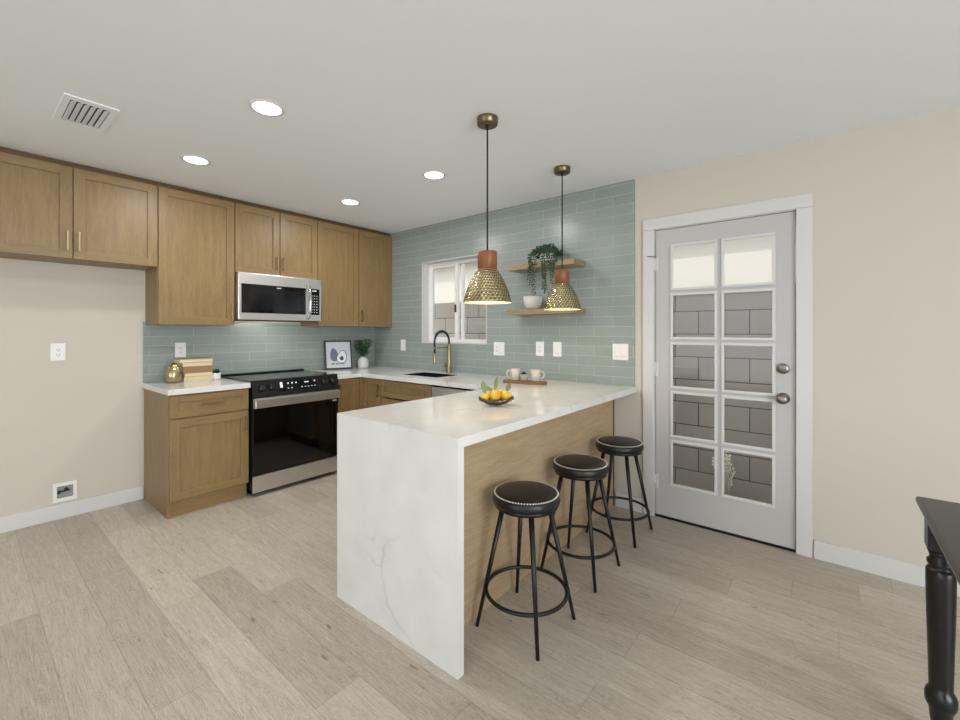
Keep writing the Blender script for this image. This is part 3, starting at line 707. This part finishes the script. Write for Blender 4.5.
t.part('valve', MB().tube([(.006, -2.712, .188), (.006, -2.650, .194)], .006, 8).ball((.007, -2.672, .203), .012, seg=8).box(.0015, .010, -2.716, -2.700, .176, .200), 'slot', label='dark water valve')

def shelf(zt, label):
    o = MB().box(2.088, 2.712, -.205, -.0095, zt-.043, zt, bev=.002).build('floating_shelf', 'shelf', None)
    tag(o, label, 'shelf', 'oak floating shelves'); return o
shelf(1.880, 'upper floating oak shelf on the tiled wall, holding the trailing plant')
shelf(1.505, 'lower floating oak shelf on the tiled wall, holding the white bowl')
o = MB().lathe([(0, 0), (.042, 0), (.056, .010), (.070, .033), (.077, .065), (.079, .108), (.075, .108), (.072, .065), (.063, .033), (.045, .014), (0, .012)], (2.29, -.115, 1.5055), 40).build('bowl', 'ceramic')
tag(o, 'round white bowl on the left of the lower shelf', 'bowl')
# trailing plant
px, py, pz = 2.425, -.110, 1.8805
t = Thing('trailing_plant', (px, py, pz), 'green trailing plant in a white pot spilling over the upper shelf', 'plant')
t.part('pot', MB().lathe([(0, 0), (.045, 0), (.052, .01), (.060, .075), (.060, .085), (.055, .085), (.050, .07), (0, .068)], (px, py, pz), 32), 'ceramic')
rr = random.Random(11); mb = MB(); st = MB()
def blob(m, p, s):
    m.ball(p, s*rr.uniform(.7, 1.1), s*rr.uniform(.5, .9), s*rr.uniform(.5, .9), seg=6, rot=Matrix.Rotation(rr.uniform(0, pi), 3, (rr.random(), rr.random(), rr.random()+.1)))
for i in range(210):
    a = rr.uniform(0, 2*pi); r_ = .125*math.sqrt(rr.random()); 
    mb_ = (px+r_*cos(a)*1.05, py-.01+min(r_*sin(a), .07), pz+.075+.080*(1-(r_/.125)**2)*rr.uniform(.3, 1)+rr.uniform(-.02, .01)); blob(mb, mb_, .0125)
def strand(x0, y0, zend, swing):
    pts = [(px+(x0-px)*.3, py+(y0-py)*.3, pz+.09), (px+(x0-px)*.75, py+(y0-py)*.8, pz+.10)]
    n = max(3, int((pz+.06-zend)/.02)); 
    for i in range(n+1):
        f = i/n; pts.append((x0+swing*sin(f*2.4+x0*40)*.03, y0, pz+.06-(pz+.06-zend)*f))
    st.tube(pts, .0016, 5)
    for p in pts[1:]:
        for s_ in (-1, 1): blob(mb, (p[0]+s_*.011+rr.uniform(-.003, .003), p[1]+rr.uniform(-.008, .008), p[2]+rr.uniform(-.006, .006)), .0085)
for x0, y0, ze, sw in ((2.34, -0.225, 1.62, 1), (2.357, -0.232, 1.7, -1), (2.37, -0.225, 1.77, 0.5), (2.331, -0.222, 1.78, 0.2), (2.47, -0.225, 1.63, 0.6), (2.487, -0.235, 1.66, -0.7), (2.503, -0.226, 1.7, 1), (2.525, -0.225, 1.77, 0.4), (2.545, -0.222, 1.8, 0.7), (2.46, -0.228, 1.74, 0.3), (2.53, -0.224, 1.8, 0.3)): strand(x0, y0, ze, sw)
t.part('foliage', mb, 'leafd'); t.part('stem', st, 'leaf')

# ------------------------------------------------------------------ bar stools
def stool():
    r = bpy.data.objects.new('bar_stool', None); COL.objects.link(r); r.empty_display_size = .1
    tag(r, 'x', 'stool', 'black bar stools along the peninsula')
    MB().lathe([(0, .606), (.06, .605), (.108, .601), (.133, .597), (.145, .591), (.151, .581), (.153, .569), (.152, .557), (.148, .550), (0, .550)], seg=56).build('seat', 'leather', r)
    MB().lathe([(0, .5498), (.139, .5498), (.142, .546), (.142, .534), (0, .534)], seg=48).build('seat_ring', 'black', r)
    nb_ = MB()
    for i in range(72):
        a = 2*pi*i/72; nb_.ball((.1425*cos(a), .1425*sin(a), .5930), .0045, .0045, .0036, seg=6)
    nb_.build('nailhead_trim', 'nail', r)
    for i in range(4):
        a = pi/4+i*pi/2; c_, s_ = cos(a), sin(a)
        MB().tube([(.105*c_, .105*s_, .535), (.224*c_, .224*s_, .0)], [.0125, .0080], 12).build('leg', 'black', r)
    MB().tube([(.181*cos(2*pi*i/56), .181*sin(2*pi*i/56), .152) for i in range(56)], .0085, 10, closed=True).build('footrest_ring', 'black', r)
    return r
s0 = stool(); s0.location = (3.143, -1.532, 0); s0['label'] = 'black round-seat bar stool nearest the camera, at the waterfall end'
for i, (x, y, lb) in enumerate(((3.134, -.964, 'middle of the three black round-seat bar stools'), (3.134, -.390, 'black round-seat bar stool farthest back, beside the white glazed door'))):
    s1 = copy_tree(s0); s1.location = (x, y, 0); s1['label'] = lb

# ------------------------------------------------------------------ small things on the counters
Z = CT1+.0006
# lemons in a bronze dish
bx_, by_ = 2.789, -1.286; ra = .6832+.12
t = Thing('dish', (bx_, by_, Z), 'boat-shaped bronze dish of lemons on the peninsula', 'dish')
m = MB(); nu, nv = 20, 8
ca, sa_ = cos(ra), sin(ra)
def dishp(u, v, dz):   # u along -1..1, v across -1..1
    wv = (1-u*u)**.75*.055+.0015
    x = u*.098; y = v*wv; z = .006+.030*(abs(u)**2.2)*1.0+.026*(v*v)*(1-.4*abs(u))+dz
    return (bx_+x*ca-y*sa_, by_+x*sa_+y*ca, Z+z)
top_ = [[m.b.verts.new(dishp(-1+2*i/nu, -1+2*j/nv, 0)) for j in range(nv+1)] for i in range(nu+1)]
bot_ = [[m.b.verts.new(dishp(-1+2*i/nu, -1+2*j/nv, -.0055)) for j in range(nv+1)] for i in range(nu+1)]
for g_, fl in ((top_, 0), (bot_, 1)):
    for i in range(nu):
        for j in range(nv):
            q = [g_[i][j], g_[i+1][j], g_[i+1][j+1], g_[i][j+1]]; f = m.b.faces.new(q[::-1] if fl else q); f.smooth = True
for i in range(nu):
    for j in (0, nv): m.b.faces.new([top_[i][j], top_[i+1][j], bot_[i+1][j], bot_[i][j]])
for j in range(nv):
    for i in (0, nu): m.b.faces.new([top_[i][j], top_[i][j+1], bot_[i][j+1], bot_[i][j]])
t.part('shell', m, 'bronze')
def fruit(name, u, v, z, r_, mat, ang, label, cat, leaves):
    c = Vector((bx_+u*ca-v*sa_, by_+u*sa_+v*ca, Z+z)); t = Thing(name, c, label, cat, 'fruit in the bronze dish')
    pr = [(0, -1.28), (.10, -1.24), (.22, -1.12), (.5, -.92), (.82, -.55), (.98, -.1), (.95, .3), (.72, .72), (.42, .98), (.18, 1.12), (.09, 1.24), (0, 1.27)] if cat == 'lemon' else [(r__, z__) for r__, z__ in ((0, -1), (.4, -.92), (.8, -.6), (1, 0), (.8, .6), (.4, .92), (0, 1))]
    mm = MB().lathe([(a*r_, b_*r_) for a, b_ in pr], seg=20)
    q = Matrix.Rotation(ang, 3, 'Z') @ Matrix.Rotation(R(78), 3, 'Y')
    for vv in mm.b.verts: vv.co = q @ vv.co+c
    t.part('peel', mm, mat)
    for (dx, dz, L, w_, o_) in leaves:
        lm = MB().leaf(c+Vector((dx*ca*r_*.4, dx*sa_*r_*.4, r_*.80)), Vector((dx*ca, dx*sa_, dz)), L*1.25, w_*1.15, up=(sa_, -ca, .15), curl=o_); t.part('leaf', lm, 'leafo', label='olive green leaf')
fruit('lemon', -.062, -.004, .047, .023, 'lemon', ra+.3, 'small yellow lemon at the left end of the bronze dish', 'lemon', [(-.15, .9, .058, .030, .1)])
fruit('lemon', -.008, .000, .054, .033, 'orange', ra+1.2, 'orange-tinted lemon in the middle of the bronze dish', 'lemon', [(.1, 1, .062, .022, -.1), (-.75, .35, .045, .022, .2)])
fruit('lemon', .052, .000, .052, .027, 'lemon', ra-.5, 'yellow lemon at the right end of the bronze dish', 'lemon', [(.35, .8, .045, .024, -.2)])
fruit('lemon', .022, .036, .062, .019, 'lemon', ra-.2, 'yellow lemon at the back of the bronze dish', 'lemon', [])
fruit('lime', -.026, -.036, .036, .010, 'lime', ra, 'tiny green lime at the front of the bronze dish', 'lime', [])
# serving board with mugs
ba = R(12); B0 = Vector((2.358, -.343, Z))
def onb(u, v, z=0.0): return B0+Vector((u*cos(ba)-v*sin(ba), u*sin(ba)+v*cos(ba), z))
m = MB(); pts = []
for sx_, a0 in ((1, -pi/2), (-1, pi/2)):
    for i in range(9):
        a = a0+pi*i/8; pts.append(onb(sx_*.134+.045*cos(a), .062*sin(a), 0))
m.poly(pts, (0, 0, .020)); es = [e for e in m.b.edges]
bmesh.ops.bevel(m.b, geom=[e for e in es if e.is_valid and abs(e.verts[0].co.z-e.verts[1].co.z) < 1e-5], offset=.003, segments=2, affect='EDGES')
tag(m.build('serving_board', 'acacia'), 'long reddish wooden board carrying two mugs on the back counter', 'board')
def mug(c, hd, label):
    t = Thing('mug', c, label, 'mug', 'speckled mugs on the wooden board')
    t.part('cup', MB().lathe([(0, 0), (.032, 0), (.036, .004), (.0385, .05), (.0395, .088), (.0365, .088), (.034, .05), (.030, .008), (0, .007)], c, 32), 'mug')
    d_ = Vector(hd); cc = Vector(c)
    t.part('handle', MB().tube([cc+d_*.036+Vector((0, 0, .072)), cc+d_*.056+Vector((0, 0, .074)), cc+d_*.068+Vector((0, 0, .058)), cc+d_*.066+Vector((0, 0, .036)), cc+d_*.052+Vector((0, 0, .020)), cc+d_*.035+Vector((0, 0, .020))], .0058, 8), 'mug')
dv = Vector((cos(.6832), sin(.6832), 0))
mug(tuple(onb(-.085, .012, .0205)), tuple(-dv), 'pale mug at the left end of the wooden board')
mug(tuple(onb(.085, .012, .0205)), tuple(dv), 'pale mug at the right end of the wooden board')
def succ(c, pr, mat, label, rl, n, sd):
    t = Thing('potted_succulent', c, label, 'plant', None); r2 = random.Random(sd)
    t.part('pot', MB().lathe(pr, c, 28), mat)
    m = MB(); top = max(z for _, z in pr)
    for i in range(n):
        a = 2*pi*i*.382; el = .25+1.1*i/n
        m.leaf((c[0], c[1], c[2]+top-.012), (cos(a)*cos(el), sin(a)*cos(el), sin(el)), rl*r2.uniform(.8, 1.1), rl*.42, th=.003, curl=-.1)
    t.part('foliage', m, 'leafd')
succ(tuple(onb(0, -.012, .0205)), [(0, 0), (.022, 0), (.028, .004), (.029, .048), (.026, .052), (.024, .046), (0, .044)], 'terra', 'tiny potted succulent between the two mugs on the board', .035, 22, 1)
succ((.185, -1.772, Z), [(0, 0), (.026, 0), (.032, .006), (.033, .055), (.030, .058), (.028, .05), (0, .048)], 'ceramic', 'tiny succulent in a white pot beside the stacked books', .045, 24, 2)
# gold egg vase
tag(MB().lathe([(0, 0), (.028, 0), (.043, .010), (.052, .034), (.054, .060), (.049, .092), (.038, .122), (.026, .145), (.014, .157), (0, .160)], (.180, -2.075, Z), 40).build('egg_ornament', 'gold'), 'shiny champagne-gold egg ornament left of the stacked books', 'ornament')
# stacked books
z = Z; BK = [(.040, 'clothcream', .205, 0, 'cream book at the bottom of the counter stack'), (.032, 'clothtan', .205, .5, 'tan book second from the bottom of the counter stack'), (.052, 'clothbrown', .21, -1, 'thick brown book in the middle of the counter stack'), (.030, 'clothcream', .22, 1, 'cream book second from the top of the counter stack'), (.030, 'clothtan', .245, 2, 'tan book on top of the counter stack')]
for i, (h, mat, L, rz, lb) in enumerate(BK):
    cx_, cy_ = .135, -1.907-(L-.205)*.4
    t = Thing('book', (cx_, cy_, z), lb, 'book', 'books stacked by the outlet')
    rot = Matrix.Rotation(R(90+rz), 3, 'Z'); D = .13
    def rb(m):
        for v in m.b.verts: v.co = Vector((cx_, cy_, 0))+rot @ Vector((v.co.x, v.co.y, 0))+Vector((0, 0, v.co.z))
        return m
    c_ = .004
    # spine faces the room (+x): after the 90 degree turn local -y looks to +x
    cov = MB().box(-L/2, L/2, -D/2, D/2, z, z+c_).box(-L/2, L/2, -D/2, D/2, z+h-c_-.0006, z+h-.0006)
    if i == 2 or i == 0: cov.box(-L/2, L/2, -D/2, -D/2+.004, z+c_, z+h-c_-.0006)
    else: cov.box(-L/2, L/2, D/2-.004, D/2, z+c_, z+h-c_-.0006)
    t.part('cover', rb(cov), mat)
    e0, e1 = (-D/2+.0042, D/2-.005) if i in (0, 2) else (-D/2+.005, D/2-.0042)
    t.part('pages', rb(MB().box(-L/2+.005, L/2-.005, e0, e1, z+c_+.0002, z+h-c_-.0008)), 'paper')
    z += h
# avocado print leaning on the tiles
t = Thing('picture_frame', (.132, -.562, Z), 'dark-framed avocado drawing leaning on the tiles in the corner', 'picture')
FW, FH, FD = .285, .31, .022
lean = R(11.5); yaw = R(90-18)
rotm = Matrix.Rotation(yaw, 3, 'Z') @ Matrix.Rotation(-lean, 3, 'X')
def fr_(m):
    for v in m.b.verts: v.co = Vector((.132, -.562, Z+.0048))+rotm @ v.co
    return m
bw = .014
fo = t.part('frame', fr_(MB().box(-FW/2, -FW/2+bw, 0, FD, 0, FH).box(FW/2-bw, FW/2, 0, FD, 0, FH).box(-FW/2+bw, FW/2-bw, 0, FD, 0, bw).box(-FW/2+bw, FW/2-bw, 0, FD, FH-bw, FH)), 'framew')
ca_ = t.part('canvas', fr_(MB().box(-FW/2+bw, FW/2-bw, .006, FD-.001, bw, FH-bw)), 'canvas')
def pear(cx0, cz0, w_, h_, ang, n=36):
    out = []
    for i in range(n):
        a = 2*pi*i/n; x = w_*sin(a)*(1-.30*cos(a)); zz = h_*cos(a); out.append((cx0+x*cos(ang)-zz*sin(ang), cz0+x*sin(ang)+zz*cos(ang)))
    return out
def art(pts, y0, y1, mat): t.part('drawing', fr_(MB().poly([(x, y0, zz) for x, zz in pts], (0, y1-y0, 0))), mat, ca_)
art(pear(-.045, .158, .042, .072, .12), .0059, .0050, 'avo')
art(pear(.040, .135, .052, .074, -.30), .0059, .0048, 'avo'); art(pear(.037, .134, .045, .066, -.30), .0047, .0042, 'avol'); art(pear(.034, .118, .021, .024, -.3), .0041, .0036, 'avop')
art([(-.075+i*.01, .062+.006*sin(i*1.3)) for i in range(16)]+[(.075-i*.01, .052+.004*sin(i*1.7)) for i in range(16)], .0059, .0050, 'avo')
# leafy plant in a white vase
vx, vy = .150, -.270
t = Thing('vase_plant', (vx, vy, Z), 'leafy green sprigs in a ribbed white vase in the corner', 'plant')
t.part('vase', MB().lathe([(0, 0), (.050, 0), (.058, .006), (.061, .05), (.058, .085), (.045, .108), (.028, .118), (.028, .126), (.022, .126), (.022, .110), (.040, .09), (0, .03)], (vx, vy, Z), 36), 'stone')
rr = random.Random(21); lm = MB(); sm = MB()
for i in range(30):
    a = 2*pi*i/30+rr.uniform(-.2, .2); el = rr.uniform(.55, 1.45); L = rr.uniform(.16, .24)
    d_ = Vector((cos(a)*cos(el), sin(a)*cos(el), sin(el)))
    if d_.x < -.45: d_.x = -.45
    d_.y = max(-.38, min(.45, d_.y))
    b0 = Vector((vx, vy, Z+.11)); pts = [b0+d_*L*k/6+Vector((0, 0, -.02*(k/6)**2)) for k in range(7)]
    sm.tube(pts, .0015, 5)
    for k in range(2, 7):
        for s_ in (0, 1):
            a2 = rr.uniform(0, 2*pi); dd = (d_*.6+Vector((cos(a2), sin(a2), rr.uniform(-.2, .6)))*.8)
            lm.leaf(pts[k], dd, rr.uniform(.032, .050), rr.uniform(.015, .022), th=.0008)
t.part('foliage', lm, 'leaf'); t.part('stem', sm, 'leafd')

# ------------------------------------------------------------------ black dining table at the right edge
tx0, tx1, ty0, ty1 = 4.436, 5.34, -2.55, -1.098
t = Thing('dining_table', ((tx0+tx1)/2, (ty0+ty1)/2, 0), 'black dining table with turned legs at the right edge', 'table')
t.part('tabletop', MB().box(tx0, tx1, ty0, ty1, .738, .762, bev=.010), 'tdark', label='dark tabletop with black edge')
t.part('apron', MB().box(tx0+.075, tx1-.075, ty1-.075, ty1-.055, .64, .7375).box(tx0+.075, tx1-.075, ty0+.055, ty0+.075, .64, .7375).box(tx0+.045, tx0+.065, ty0+.085, ty1-.085, .64, .7375).box(tx1-.065, tx1-.045, ty0+.085, ty1-.085, .64, .7375), 'tblack')
for lx in (tx0+.052, tx1-.052):
    for ly in (ty1-.062, ty0+.062):
        m = MB().box(lx-.034, lx+.034, ly-.034, ly+.034, .615, .7375, bev=.004)
        m.lathe([(0, .0), (.017, .0), (.019, .03), (.026, .07), (.028, .10), (.034, .112), (.038, .124), (.038, .146), (.034, .160), (.028, .168), (.0285, .185), (.031, .30), (.034, .42), (.0355, .52), (.0355, .548), (.032, .556), (.027, .562), (.033, .570), (.033, .580), (.026, .588), (.028, .600), (.033, .6149), (0, .6149)], (lx, ly, 0), 32)
        t.part('leg', m, 'tblack')
